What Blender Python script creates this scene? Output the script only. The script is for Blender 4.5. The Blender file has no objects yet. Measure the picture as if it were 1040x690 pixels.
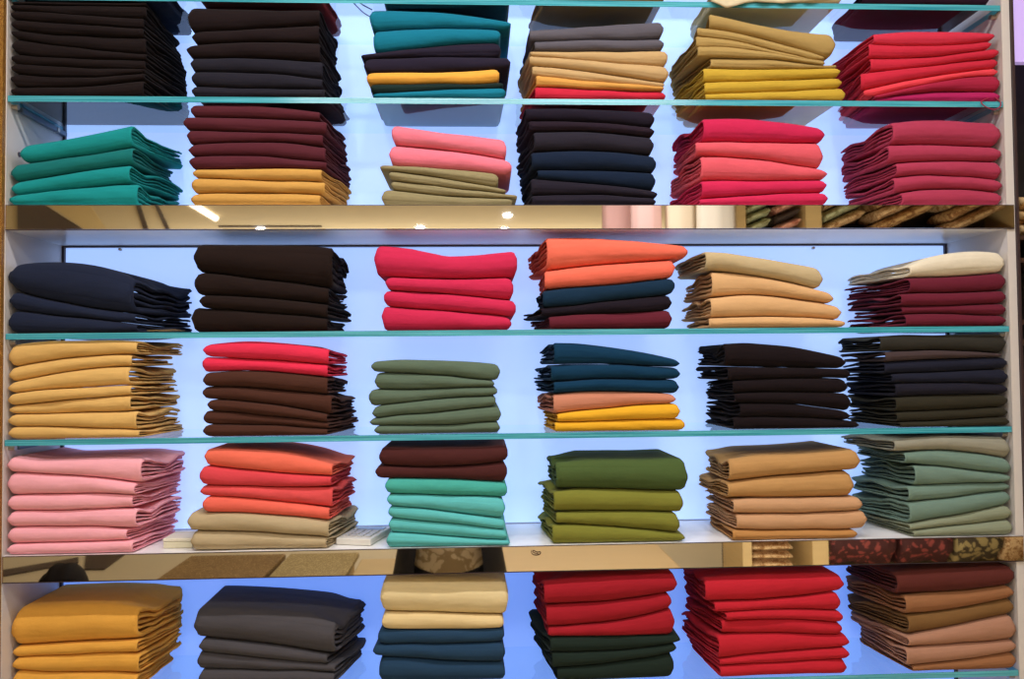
import bpy, bmesh, math, random
import numpy as np
from mathutils import Vector, Matrix

# ------------------------------------------------------------------ helpers
SC = 1.12
C = bpy.context.scene.collection
S = bpy.context.scene
S.view_settings.view_transform = 'Standard'
S.view_settings.look = 'None'
S.view_settings.gamma = 1
S.view_settings.exposure = 0
S.view_settings.use_curve_mapping = False

def lin(c):
    c /= 255.0
    return c/12.92 if c <= 0.04045 else ((c+0.055)/1.055)**2.4
def rgb(t):
    if isinstance(t, str):
        t = tuple(int(t[i:i+2], 16) for i in (0, 2, 4))
    return (lin(t[0]), lin(t[1]), lin(t[2]), 1)

def mat(name, col, rough=.6, metal=0, spec=.5, emit=None, estr=0):
    m = bpy.data.materials.new(name); m.use_nodes = True
    b = m.node_tree.nodes['Principled BSDF']
    b.inputs['Base Color'].default_value = rgb(col)
    b.inputs['Roughness'].default_value = rough
    b.inputs['Metallic'].default_value = metal
    b.inputs['Specular IOR Level'].default_value = spec
    if emit:
        b.inputs['Emission Color'].default_value = rgb(emit)
        b.inputs['Emission Strength'].default_value = estr
    return m

def add_noise(m, scale=8, amt=.15, bump=0, bscale=60, coord='Object', stretch=(1, 1, 1)):
    nt = m.node_tree; N = nt.nodes; L = nt.links
    b = N['Principled BSDF']
    tc = N.new('ShaderNodeTexCoord'); mp = N.new('ShaderNodeMapping')
    mp.inputs['Scale'].default_value = stretch
    L.new(tc.outputs[coord], mp.inputs[0])
    nz = N.new('ShaderNodeTexNoise'); nz.inputs['Scale'].default_value = scale
    nz.inputs['Detail'].default_value = 5
    L.new(mp.outputs[0], nz.inputs['Vector'])
    base = tuple(b.inputs['Base Color'].default_value)
    mx = N.new('ShaderNodeMix'); mx.data_type = 'RGBA'
    mx.inputs[6].default_value = tuple(c*(1-amt) for c in base[:3]) + (1,)
    mx.inputs[7].default_value = tuple(min(1, c*(1+amt)) for c in base[:3]) + (1,)
    L.new(nz.outputs['Fac'], mx.inputs[0]); L.new(mx.outputs[2], b.inputs['Base Color'])
    if bump:
        n2 = N.new('ShaderNodeTexNoise'); n2.inputs['Scale'].default_value = bscale
        n2.inputs['Detail'].default_value = 4
        L.new(mp.outputs[0], n2.inputs['Vector'])
        bp = N.new('ShaderNodeBump'); bp.inputs['Strength'].default_value = bump
        bp.inputs['Distance'].default_value = .004
        L.new(n2.outputs['Fac'], bp.inputs['Height']); L.new(bp.outputs[0], b.inputs['Normal'])
    return m

ALB = 1.06
_fab = {}
def fabric(col):
    if col in _fab: return _fab[col]
    m = mat('fabric_' + col, col, .95, spec=.06)
    b = m.node_tree.nodes['Principled BSDF']
    b.inputs['Base Color'].default_value = tuple(min(.95, (c*.95+.05*sum(b.inputs['Base Color'].default_value[:3])/3)*ALB) for c in b.inputs['Base Color'].default_value[:3])+(1,)
    b.inputs['Sheen Weight'].default_value = .04
    b.inputs['Sheen Roughness'].default_value = .5
    add_noise(m, 26, .07, .9, 15, 'Object', (1, 1.4, 1.8))
    nt = m.node_tree; N = nt.nodes; L = nt.links
    # fine weave on top of the broad wrinkles
    w = N.new('ShaderNodeTexNoise'); w.inputs['Scale'].default_value = 420
    tc = [n for n in N if n.type == 'TEX_COORD'][0]
    L.new(tc.outputs['Object'], w.inputs['Vector'])
    b2 = N.new('ShaderNodeBump'); b2.inputs['Strength'].default_value = .18; b2.inputs['Distance'].default_value = .001
    old = [n for n in N if n.type == 'BUMP' and n != b2][0]
    L.new(w.outputs['Fac'], b2.inputs['Height']); L.new(old.outputs[0], b2.inputs['Normal'])
    L.new(b2.outputs[0], b.inputs['Normal'])
    _fab[col] = m
    return m

def link(name, me, m=None, parent=None):
    o = bpy.data.objects.new(name, me); C.objects.link(o)
    if m is not None:
        for q in (m if isinstance(m, (list, tuple)) else [m]): me.materials.append(q)
    if parent: o.parent = parent
    return o
def tag(o, label=None, cat=None, group=None, kind=None):
    if label: o['label'] = label
    if cat: o['category'] = cat
    if group: o['group'] = group
    if kind: o['kind'] = kind
    return o
def empty(name, loc=(0, 0, 0), label=None, cat=None, group=None, kind=None):
    o = bpy.data.objects.new(name, None); C.objects.link(o); o.location = loc
    o.empty_display_size = .05
    return tag(o, label, cat, group, kind)

def bbox(bm, x0, x1, y0, y1, z0, z1, bev=0, mi=0):
    r = bmesh.ops.create_cube(bm, size=1)
    for v in r['verts']:
        v.co = Vector((x0+(v.co.x+.5)*(x1-x0), y0+(v.co.y+.5)*(y1-y0), z0+(v.co.z+.5)*(z1-z0)))
    fs = {f for v in r['verts'] for f in v.link_faces}
    for f in fs: f.material_index = mi
    if bev:
        es = list({e for v in r['verts'] for e in v.link_edges})
        bmesh.ops.bevel(bm, geom=es, offset=bev, segments=2, affect='EDGES', profile=.5)
    return bm
def fin(bm, name, m, parent=None, smooth=False):
    me = bpy.data.meshes.new(name); bm.normal_update(); bm.to_mesh(me); bm.free()
    if smooth:
        me.polygons.foreach_set('use_smooth', [True]*len(me.polygons))
    return link(name, me, m, parent)
def box(name, m, x0, x1, y0, y1, z0, z1, parent=None, bev=0):
    return fin(bbox(bmesh.new(), x0, x1, y0, y1, z0, z1, bev), name, m, parent)
def cyl(name, m, p, q, r, parent=None, seg=16, r2=None):
    bm = bmesh.new(); p = Vector(p); q = Vector(q); d = q-p
    M = Matrix.Translation((p+q)/2) @ d.to_track_quat('Z', 'Y').to_matrix().to_4x4()
    bmesh.ops.create_cone(bm, cap_ends=True, segments=seg, radius1=r, radius2=r if r2 is None else r2, depth=d.length, matrix=M)
    return fin(bm, name, m, parent, False)
def tube(name, m, pts, r, parent=None):
    cu = bpy.data.curves.new(name, 'CURVE'); cu.dimensions = '3D'; cu.bevel_depth = r; cu.bevel_resolution = 2
    sp = cu.splines.new('NURBS'); sp.points.add(len(pts)-1)
    for i, p in enumerate(pts): sp.points[i].co = (*p, 1)
    sp.use_endpoint_u = True; sp.order_u = 3
    o = bpy.data.objects.new(name, cu)
    dg = bpy.context.evaluated_depsgraph_get()
    C.objects.link(o); dg.update()
    me = bpy.data.meshes.new_from_object(o.evaluated_get(dg))
    C.objects.unlink(o); bpy.data.objects.remove(o)
    me.materials.clear()
    return link(name, me, m, parent)

# ------------------------------------------------------------------ camera
F_PX = 800.0
CX, CY = -0.10444*SC, -1.62827*SC
PITCH, YAW, ROLL = 0.028932, 0.046423, -0.009468
DEP = 0.22167*SC
def cam_axes():
    cy, sy, cp, sp, cr, sr = math.cos(YAW), math.sin(YAW), math.cos(PITCH), math.sin(PITCH), math.cos(ROLL), math.sin(ROLL)
    f = np.array([sy*cp, cy*cp, sp]); r = np.array([cy, -sy, 0.]); u = np.cross(r, f)
    return cr*r+sr*u, -sr*r+cr*u, f
R_, U_, F_ = cam_axes()
CAM = np.array([CX, CY, 0.])
cd = bpy.data.cameras.new('camera'); cam = bpy.data.objects.new('camera', cd); C.objects.link(cam)
cd.sensor_width = 36; cd.lens = F_PX/1040*36; cd.clip_start = .02
M = Matrix.Identity(4)
for i in range(3):
    M[i][0], M[i][1], M[i][2], M[i][3] = R_[i], U_[i], -F_[i], CAM[i]
cam.matrix_world = M
S.camera = cam

def ray(px, py): return (px-520)/F_PX*R_-(py-345)/F_PX*U_+F_
def at_y(px, py, y):
    """world x, z of the photo point on the upright plane at depth y"""
    r = ray(px, py); t = (y-CY)/r[1]
    return CAM[0]+t*r[0], t*r[2]
def refl(px, py, Y):
    """point seen by reflection in the mirror strips, on the plane y = -Y"""
    r = ray(px, py); t = (-CY+Y)/r[1]
    return CX+t*r[0], t*r[2]
def refl_z(px, py, z):
    r = ray(px, py); t = z/r[2]
    return CX+t*r[0], -(t*r[1]+CY), z

# heights measured from the lens (z = 0)
zA, zB, zD, zE, zG = [v*SC for v in (.7551, .5451, .0613, -.1524, -.665)]
zC1, zC2, zF1, zF2 = [v*SC for v in (.3268, .2772, -.3779, -.4293)]
GT = .0135                                     # glass thickness, A..G are the mid heights
XL, XR = -1.05*SC, 1.05*SC                    # outer faces of the case
PT = .018
FLOOR = -1.70; CEIL = 1.5

# ------------------------------------------------------------------ materials
laminate = mat('white_laminate', 'faf6f2', .3, spec=.5)
side_lam = add_noise(mat('side_laminate', 'd8cfc8', .35), 3, .05)
mirror_m = mat('mirror', 'dcd6cc', .02, 1)
frame_dk = mat('dark_frame', '3a2a2c', .4)
led = mat('lit_panel', 'b5cdfa', .5, emit='9dbefb', estr=1.0)
led2 = mat('lit_panel_low', '8fb0f5', .5, emit='6c98fb', estr=.80)
steel = mat('steel', 'b5a898', .35, .9)
gold_trim = mat('gold_trim', 'd3a24e', .45, .3)
def pattern_bump(m, sc, c2, p0=.32):
    nt = m.node_tree; N = nt.nodes; L = nt.links; b = N['Principled BSDF']
    tc = N.new('ShaderNodeTexCoord'); v = N.new('ShaderNodeTexVoronoi'); v.inputs['Scale'].default_value = sc
    nz = N.new('ShaderNodeTexNoise'); nz.inputs['Scale'].default_value = sc*.4
    ad = N.new('ShaderNodeMix'); ad.data_type = 'RGBA'; ad.inputs[0].default_value = .12
    L.new(tc.outputs['Object'], ad.inputs[6]); L.new(nz.outputs['Color'], ad.inputs[7]); L.new(tc.outputs['Object'], nz.inputs['Vector'])
    L.new(ad.outputs[2], v.inputs['Vector'])
    cr = N.new('ShaderNodeValToRGB'); cr.color_ramp.elements[0].position = p0; cr.color_ramp.elements[1].position = p0+.1
    cr.color_ramp.elements[0].color = b.inputs['Base Color'].default_value; cr.color_ramp.elements[1].color = rgb(c2)
    L.new(v.outputs['Distance'], cr.inputs[0]); L.new(cr.outputs[0], b.inputs['Base Color'])
    return m
pattern_bump(gold_trim, 160, '8a5a20')

glass_face = bpy.data.materials.new('glass_face'); glass_face.use_nodes = True
nt = glass_face.node_tree; nt.nodes.clear()
o_ = nt.nodes.new('ShaderNodeOutputMaterial'); mx = nt.nodes.new('ShaderNodeMixShader')
tr = nt.nodes.new('ShaderNodeBsdfTransparent'); tr.inputs[0].default_value = (.93, .975, .975, 1)
gl = nt.nodes.new('ShaderNodeBsdfGlossy'); gl.inputs['Roughness'].default_value = .02; gl.inputs['Color'].default_value = (1, 1, 1, 1)
fr = nt.nodes.new('ShaderNodeFresnel'); fr.inputs['IOR'].default_value = 1.5
ge = nt.nodes.new('ShaderNodeNewGeometry'); su = nt.nodes.new('ShaderNodeMath'); su.operation = 'SUBTRACT'; su.inputs[0].default_value = 1
mu = nt.nodes.new('ShaderNodeMath'); mu.operation = 'MULTIPLY'
nt.links.new(ge.outputs['Backfacing'], su.inputs[1]); nt.links.new(su.outputs[0], mu.inputs[0]); nt.links.new(fr.outputs[0], mu.inputs[1]); nt.links.new(mu.outputs[0], mx.inputs[0]); nt.links.new(tr.outputs[0], mx.inputs[1]); nt.links.new(gl.outputs[0], mx.inputs[2]); nt.links.new(mx.outputs[0], o_.inputs[0])
def glass_edge_mat():
    m = mat('glass_edge', '52a9ae', .15, spec=.6)
    b = m.node_tree.nodes['Principled BSDF']
    b.inputs['Transmission Weight'].default_value = .0
    nt = m.node_tree; N = nt.nodes; L = nt.links
    tc = N.new('ShaderNodeTexCoord'); mp = N.new('ShaderNodeMapping'); mp.inputs['Scale'].default_value = (2.2, 1, 260)
    nz = N.new('ShaderNodeTexNoise'); nz.inputs['Scale'].default_value = 1.6; nz.inputs['Detail'].default_value = 3
    cr = N.new('ShaderNodeValToRGB')
    cr.color_ramp.elements[0].color = rgb('1f8799'); cr.color_ramp.elements[0].position = .35
    cr.color_ramp.elements[1].color = rgb('62c3d0'); cr.color_ramp.elements[1].position = .68
    L.new(tc.outputs['Object'], mp.inputs[0]); L.new(mp.outputs[0], nz.inputs['Vector']); L.new(nz.outputs['Fac'], cr.inputs[0]); L.new(cr.outputs[0], b.inputs['Base Color'])
    return m
glass_edge = glass_edge_mat()

# ------------------------------------------------------------------ the shelving case
cab = empty('display_cabinet', (0, 0, zF2-.5), 'white wall display cabinet with lit back panels and mirror-fronted boards carrying the garment piles', 'cabinet')
def cpart(o): o.parent = cab; o.matrix_parent_inverse = Matrix.Translation(-cab.location); return o
Ztop, Zbot = 1.05, -1.0
for s, x0, x1 in ((0, XL-PT, XL), (1, 1.0352*SC, 1.0352*SC+.020)):
    o = cpart(box('side_panel', side_lam, x0, x1, .0005, DEP+.02, Zbot, Ztop))
for i, (z0, z1) in enumerate(((zC2, zC1), (zF2, zF1))):
    cpart(box('shelf_board', laminate, XL, 1.0352*SC, .002, DEP, z0, z1, bev=0))
for i, (z0, z1) in enumerate(((zC2, zC1), (zF2, zF1))):
    cpart(box('mirror_strip', mirror_m, XL+.001, 1.0352*SC+.016, -.003, .0015, z0+.0005, z1-.0005))
    cpart(box('strip_edging', frame_dk, XL+.001, 1.0352*SC+.016, -.0035, .0005, z0-.0018, z0))
    cpart(box('strip_edging', frame_dk, XL+.001, 1.0352*SC+.016, -.0035, .0015, z1-.0010, z1+.0001))
xi0, xi1 = XL, 1.0352*SC
secs = ((zC1, Ztop, led), (zF1, zC2, led), (Zbot, zF2, led2))
for z0, z1, m in secs:
    p = cpart(box('light_panel', m, xi0+.008, xi1-.008, DEP-.001, DEP+.012, z0+.004, z1-.006))
    bm = bmesh.new()
    t = .006
    bbox(bm, xi0, xi0+t, DEP-.006, DEP+.004, z0, z1); bbox(bm, xi1-t, xi1, DEP-.006, DEP+.004, z0, z1)
    bbox(bm, xi0+t, xi1-t, DEP-.006, DEP+.004, z1-t*.7, z1)
    cpart(fin(bm, 'panel_frame', frame_dk))
# ends of the glass rest on little metal pegs
for z in (zA, zB, zD, zE, zG):
    for sx, x in ((1, xi0), (-1, xi1)):
        for y in (.022, DEP-.05):
            cpart(cyl('shelf_support', steel, (x, y, z-GT/2-.0066), (x+sx*.014, y, z-GT/2-.0066), .006))
for (px, py) in ((122, 253.5), (826, 252)):
    x, z = at_y(px, py, DEP-.006)
    cpart(cyl('screw', steel, (x, DEP-.010, z), (x, DEP-.001, z), .0035))
x, z = at_y(13, 157, .05)
cpart(cyl('peg_hole', frame_dk, (xi0-.001, .05, z), (xi0+.0015, .05, z), .006))
# dark bracket carrying the glass under the second tier
for (z, sx, xx) in ((zB, 1, xi0), (zE, 1, xi0)):
    bm = bmesh.new()
    bbox(bm, xx+.001, xx+.013, .04, DEP-.008, z-GT/2-.012, z-GT/2-.0005, .001)
    cpart(fin(bm, 'shelf_bracket', mat('bracket_grey', '5a6878', .35, .4)))
# gilded trim on the outer edge and the neighbouring display
tag(box('trim_1', gold_trim, XL-.06, XL-.002, -.012, -.0005, Zbot, Ztop), kind='structure')
tag(box('trim_2', frame_dk, 1.0352*SC+.0205, 1.0352*SC+.026, -.006, DEP, Zbot, Ztop), kind='structure')

def glass(name, z, label):
    bm = bmesh.new()
    x0, x1, y0, y1 = xi0+.002, xi1-.002, .001, DEP-.008
    bbox(bm, x0, x1, y0, y1, z-GT/2, z+GT/2, 0)
    bm.normal_update()
    for f in bm.faces: f.material_index = 0 if abs(f.normal.z) > .9 or f.normal.y > .9 else 1
    o = fin(bm, name, [glass_face, glass_edge])
    tag(o, label, 'shelf', 'clear glass shelves of the cabinet')
    return o
for z, l in ((zA, 'clear glass shelf highest up, cropped by the upper edge of the view'),
             (zB, 'clear glass shelf between the first and second tiers of garment piles'),
             (zD, 'clear glass shelf under the third tier, carrying the coral and navy piles'),
             (zE, 'clear glass shelf under the fourth tier, carrying the brown and dark olive piles'),
             (zG, 'clear glass shelf lowest down, under the bright red and mustard piles')):
    glass('glass_shelf', z, l)

# ------------------------------------------------------------------ folded garments
def prof(ctrl, s):
    """smooth curve through left / middle / right heights"""
    xs = np.linspace(0, 1, len(ctrl)); a = np.array(ctrl, float)
    if len(a) == 3:
        l0 = (s-.5)*(s-1)/.5; l1 = -4*s*(s-1); l2 = s*(s-.5)/.5
        return a[0]*l0+a[1]*l1+a[2]*l2
    return np.interp(s, xs, a)
def wav(seed, n=5, f0=1.2):
    r = random.Random(seed)
    ks = [(r.uniform(.6, 1)*f0*(i+1)*1.3, r.uniform(0, 6.28), r.uniform(.5, 1)/(i+1)) for i in range(n)]
    tot = sum(k[2] for k in ks)
    return lambda x: sum(a*np.sin(k*6.28*x+p) for k, p, a in ks)/tot

def sstep(a, b, x):
    t = np.clip((x-a)/(b-a), 0, 1); return t*t*(3-2*t)

def garment(name, mt, L, Rr, bL, bR, zt, zb, y0, y1, side, seed, soft=1.0):
    rnd = random.Random(seed)
    nx = 30
    u = np.linspace(0, 1, nx); s = .55*(.5-.5*np.cos(math.pi*u))+.45*u
    xs0 = L+(Rr-L)*s
    tt = zt(xs0)-.0005; bb = zb(xs0)+.0004
    th = np.maximum(tt-bb, .002); mean = float(th.mean())
    K = max(2, min(5, int(mean/.0078)))
    path = []                                    # (v, q-or-arc info)
    NY = 11
    r0 = min(mean*.46, .024)*soft
    g = .0013
    def yfront(k): return y0+k*g*1.6
    yb = y1-.006
    for k in range(K):
        h = .5-k/(2*K-1); r = max(r0*h*2, .0015)
        seq = []
        ys = np.linspace(yb-k*.002, yfront(k)+r, NY)
        for j, y in enumerate(ys[:-1]): seq.append((.5-h, y, k, 0))
        na = 7 if k == 0 else 4
        for a in np.linspace(-90, 90, na):
            ca, sa = math.cos(math.radians(a)), math.sin(math.radians(a))
            v = .5+h*math.copysign(abs(sa)**.82, sa); yy = yfront(k)+r*(1-abs(ca)**.82)
            seq.append((v, yy, k, 1))
        for j, y in enumerate(ys[:-1][::-1]): seq.append((.5+h, y, k, 2))
        if k % 2: seq = seq[::-1]
        if path:
            pv = path[-1]; nv = seq[0]
            path.append(((pv[0]+nv[0])/2, max(pv[1], nv[1])+.002, k, 3))
        path += seq
    n = len(path)
    V = np.zeros((n, nx, 3))
    wf = wav(seed+11, 4, 2.0)
    fy = wav(seed+5, 3, 1.3)
    # closed side ends pinch shut like a pillow, the open side shows its layers
    def pinch(d, w, m): return m+(1-m)*np.clip(1-(1-np.clip(d/w, 0, 1))**2.4, 0, 1)**.5
    wdt = abs(Rr-L)
    dl, dr = s*wdt, (1-s)*wdt
    tap = np.ones(nx)
    pl = rnd.uniform(.15, .5); pr = rnd.uniform(.15, .5)
    if side != 'L': tap = tap*pinch(dl, rnd.uniform(.012, .022), pl)
    else: tap = tap*pinch(dl, .006, .8)
    if side != 'R': tap = tap*pinch(dr, rnd.uniform(.012, .022), pr)
    else: tap = tap*pinch(dr, .006, .8)
    wsl = wav(seed+77, 3, 4)
    shiftL = rnd.uniform(-.35, .35); shiftR = rnd.uniform(-.35, .35)
    jit = [.002]+[rnd.uniform(-.008, .004) for _ in range(K)]
    jit2 = [rnd.uniform(-.003, .004) for _ in range(K+1)]
    for i, (v, y, k, ty) in enumerate(path):
        q = min(1, max(0, (y-y0)/(y1-y0)))
        wq = wav(seed*7+k, 3, 9)
        half = 0 if ty == 0 else (1 if ty == 2 else .5)
        rough_ = .003*wav(seed*3+k*2+int(v > .5), 4, 6)(y)*min(1, q*6)
        xl = L+(bL-L)*q; xr = Rr+(bR-Rr)*q
        rnd_end = .022*max(0, (q-.78)/.22)**2
        jj = (-rnd_end+jit[k]+jit2[k]*(1 if v > .5 else -1)*min(1, q*4)+rough_)
        inner = .004 if k else 0
        if side == 'L': xl = xl-jj*(.35+.65*q)+inner; xr = xr-(k*.002)
        elif side == 'R': xr = xr+jj*(.35+.65*q)-inner; xl = xl+(k*.002)
        else: xl = xl+inner*.8; xr = xr-inner*.8
        xl = max(xl, xi0+.0065); xr = min(xr, xi1-.0065)
        x = xl+(xr-xl)*s
        tx = zt(x)-.0005; bx_ = zb(x)+.0004; th = np.maximum(tx-bx_, .002); mid = (tx+bx_)/2
        vv = .5+(v-.5)*tap
        if side:                                   # the open side slumps unevenly
            dd = (dl if side == 'L' else dr)
            sl = (1-sstep(.0, .07, dd))*min(1, q*3.5)*(.22+.22*float(wsl(y)))
            vv = vv*(1-sl)
        pin = (1-tap)
        zz = mid+(vv-.5)*th+pin*th*.25*np.where(s < .5, shiftL, shiftR)
        # rumples of the inner layers near the open end
        if k and side:
            d = dl if side == 'L' else dr
            w = 1-sstep(.02, .085, d)
            A = mean/(2*K-1)*.32
            zz = zz+A*w*wq(np.full(nx, y)+x*.35)*min(1, q*5)
        yy = y+.0022*fy(x)*(1-q)-(.0008*((dl if side == 'L' else dr) < .011) if side and ty == 1 and k == 0 else 0)+(.0026*wf(x*1.1+v*.09)*(1 if ty == 1 else 0))
        V[i, :, 0] = x; V[i, :, 1] = yy; V[i, :, 2] = zz
    org = np.array([(L+Rr)/2, y0, float(bb.mean())])
    verts = (V-org).reshape(-1, 3)
    idx = np.arange(n*nx).reshape(n, nx)
    f = np.stack([idx[:-1, :-1], idx[:-1, 1:], idx[1:, 1:], idx[1:, :-1]], -1).reshape(-1, 4)
    me = bpy.data.meshes.new(name)
    me.vertices.add(len(verts)); me.vertices.foreach_set('co', verts.ravel().astype(np.float32))
    me.loops.add(f.size); me.loops.foreach_set('vertex_index', f.ravel().astype(np.int32))
    me.polygons.add(len(f)); me.polygons.foreach_set('loop_start', np.arange(0, f.size, 4, dtype=np.int32))
    me.polygons.foreach_set('use_smooth', np.ones(len(f), bool))
    me.update(); me.validate()
    o = link(name, me, mt); o.location = org
    md = o.modifiers.new('cloth', 'SOLIDIFY'); md.thickness = max(.0014, min(.0062, .52*mean/(2*K-1))); md.offset = -1
    return o

NUM = ['topmost', 'second down', 'third down', 'fourth down', 'fifth down', 'sixth down', 'seventh down', 'eighth down', 'ninth down', 'tenth down']
G = {}
TIER = dict(first='top tier', second='second tier down', third='third tier down', fourth='fourth tier down', fifth='fifth tier down', sixth='bottom tier')
LIMS = [zA-GT/2, zB-GT/2, zC2, zD-GT/2, zE-GT/2, zF2]
def pile(key, org, side, shelf_z, bottom, items, pname, tier, y0=.004, yb=None, depth=None):
    """org: pixel origin of the measured crop (5.2 per pixel); bottom: measured foot line (left, right)"""
    yb = yb or DEP-.016
    n = len(items); K = 5.2
    col, names = [], []
    xc = (org[0]+(items[-1][2]+items[-1][3])/2/K)
    foot = at_y(xc, org[1]+sum(bottom)/2/K, y0)[1]
    dz = shelf_z-foot
    rnd = random.Random(hash_(key))
    ws = [wav(hash_(key)+i*13, 4, 2.2) for i in range(n+1)]
    objs = []
    tops = []
    for it in items:
        cname, hexc, xl, xr, ys, xo = it[:6]
        yf = y0
        l = at_y(org[0]+xl/K, org[1]+ys[0]/K, yf); r = at_y(org[0]+xr/K, org[1]+ys[-1]/K, yf)
        zs = []
        for j, yy in enumerate(ys):
            px = org[0]+(xl+(xr-xl)*j/(len(ys)-1))/K
            zs.append(at_y(px, org[1]+yy/K, yf)[1])
        tops.append((l[0], r[0], zs))
    zf = shelf_z
    # fade the foot correction upward so that the top line stays where the photo has it
    H = max(max(t[2]) for t in tops)-zf
    def corr(z): return z+dz*max(0, 1-(z-foot)/(H+1e-6))
    T = [(a, b, [corr(z) for z in zs]) for a, b, zs in tops]
    gx = np.linspace(min(t[0] for t in T)-.05, max(t[1] for t in T)+.05, 160)
    B = [None]*(n+1); B[n] = np.full(160, zf+.0002)
    for i in range(n-1, -1, -1):
        a, b, zs = T[i]
        B[i] = np.maximum(prof(zs, np.clip((gx-a)/(b-a), 0, 1))+ws[i](gx)*.0017, B[i+1]+.006)
    top_lim = min(z_ for z_ in LIMS if z_ > zf+.02)
    for i in range(n): B[i] = np.minimum(B[i], top_lim-.0025-.0062*i)
    def bf(i): return lambda x: np.interp(x, gx, B[i])
    for i, it in enumerate(items):
        cname, hexc, xl, xr, ys, xo = it[:6]
        a, b, zs = T[i]
        yy0 = y0+(rnd.uniform(-.002, .004) if i else 0)
        a2 = a+(b-a)*.04; 
        bl, br = a+rnd.uniform(-.004, .008), b+rnd.uniform(-.008, .004)
        if xo is not None and side:
            bx = at_y(org[0]+xo/K, org[1]+ys[0]/K, yb-.02)[0]
            if side == 'L': bl = bx-.012
            else: br = bx+.012
        name = 'folded_garment'
        ordn = NUM[i] if i < n-1 or n == 1 else 'lowest'
        o = garment(name, fabric(hexc), a, b, bl, br, bf(i), bf(i+1), yy0, yb, side, hash_(key)+i*101)
        tag(o, f'{cname} folded garment, {ordn} in the {pname} pile, {TIER[tier]}', 'folded garment', f'folded garments of the {pname} pile, {TIER[tier]}')
        objs.append(o)
    G[key] = objs
    return objs
def hash_(k):
    h = 7
    for ch in k: h = (h*31+ord(ch)) % 100003
    return h

sB, sD, sE, sG, sA = [z+GT/2+.0005 for z in (zB, zD, zE, zG, zA)]
sC, sF = zC1+.0006, zF1+.0006
BK = '1e1616'
# --- first tier
n_ = 'black brown'
pile('A1', (0, 0), 'R', sB, (497, 500), [
 (n_, BK, 40, 770, (-50, -42, -32), 900), (n_, BK, 42, 770, (-3, 3, 20), 930), (n_, BK, 50, 755, (45, 72, 90), 950), (n_, BK, 55, 755, (97, 123, 138), 965),
 (n_, BK, 25, 765, (140, 175, 187), 980), (n_, BK, 60, 765, (192, 240, 270), 980), (n_, BK, 35, 760, (270, 295, 305), 985), (n_, BK, 45, 760, (320, 342, 356), 990),
 (n_, BK, 40, 760, (372, 392, 372), 985), (n_, BK, 28, 755, (438, 442, 410), 1000)], 'all black brown', 'first')
c_ = 'charcoal'; CH = '24222b'
pile('A2', (185, 0), 'R', sB, (497, 512), [
 ('black', '211819', 30, 725, (25, 38, 42), 800), ('black', '211819', 50, 720, (160, 138, 118), 805), ('black', '211819', 20, 725, (225, 208, 208), 820),
 (c_, CH, 40, 738, (290, 294, 308), 830), (c_, CH, 50, 738, (362, 374, 400), 850), (c_, CH, 50, 750, (440, 452, 462), 868)], 'black and charcoal', 'first')
TE = '067089'; NB = '26202f'
pile('A3', (355, 0), None, sB, (517, 520), [
 ('teal blue', TE, 105, 852, (45, 60, 105), None), ('teal blue', TE, 125, 797, (150, 140, 148), None), ('blackish navy', NB, 60, 800, (285, 238, 215), None),
 ('blackish navy', NB, 75, 850, (300, 294, 300), None), ('bright yellow', 'e6a238', 90, 790, (378, 372, 360), None), ('black green', '1b2b28', 110, 812, (440, 436, 428), None), ('teal blue', TE, 125, 825, (487, 474, 460), None)],
 'teal, navy and yellow', 'first')
GY = '5b565e'; BE = 'bd9a68'
pile('A4', (515, 0), 'L', sB, (527, 532), [
 ('dark grey', GY, 120, 825, (150, 128, 108), 112), ('dark grey', GY, 148, 828, (215, 208, 200), 85), ('beige', BE, 125, 848, (262, 264, 262), 70), ('beige', BE, 120, 852, (290, 322, 345), 75),
 ('beige', BE, 135, 835, (343, 382, 430), 95), ('light orange', 'd09444', 155, 828, (396, 432, 462), 85), ('cherry red', 'c31d37', 150, 838, (456, 468, 485), 80)], 'grey, beige and red', 'first')
KH = 'ab8c50'; YL = 'bf9a2a'
pile('A5', (670, 0), 'L', sB, (528, 530), [
 ('khaki tan', KH, 262, 928, (62, 132, 168), 225), ('khaki tan', KH, 200, 872, (138, 192, 292), 170), ('khaki tan', KH, 195, 875, (184, 238, 325), 60), ('khaki tan', KH, 200, 872, (242, 268, 342), 62),
 ('khaki tan', KH, 275, 940, (298, 312, 346), 70), ('mustard yellow', YL, 235, 955, (345, 356, 354), 72), ('mustard yellow', YL, 240, 965, (428, 414, 402), 90), ('mustard yellow', YL, 245, 980, (490, 476, 456), 140)],
 'khaki and mustard', 'first')
CR = 'c51f38'
pile('A6', (840, 0), 'L', sB, (520, 527), [
 ('crimson', 'cf2a44', 250, 880, (168, 158, 172), 25), ('crimson', CR, 222, 868, (218, 232, 212), 15), ('crimson', CR, 232, 910, (300, 285, 245), 40), ('crimson', CR, 180, 910, (372, 335, 292), 65),
 ('coral red', 'e33a48', 200, 962, (462, 385, 345), 80), ('dark raspberry', 'a31c3c', 255, 950, (492, 418, 380), 100), ('magenta', 'ad1858', 262, 922, (510, 466, 478), 110)], 'crimson and magenta', 'first')
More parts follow.
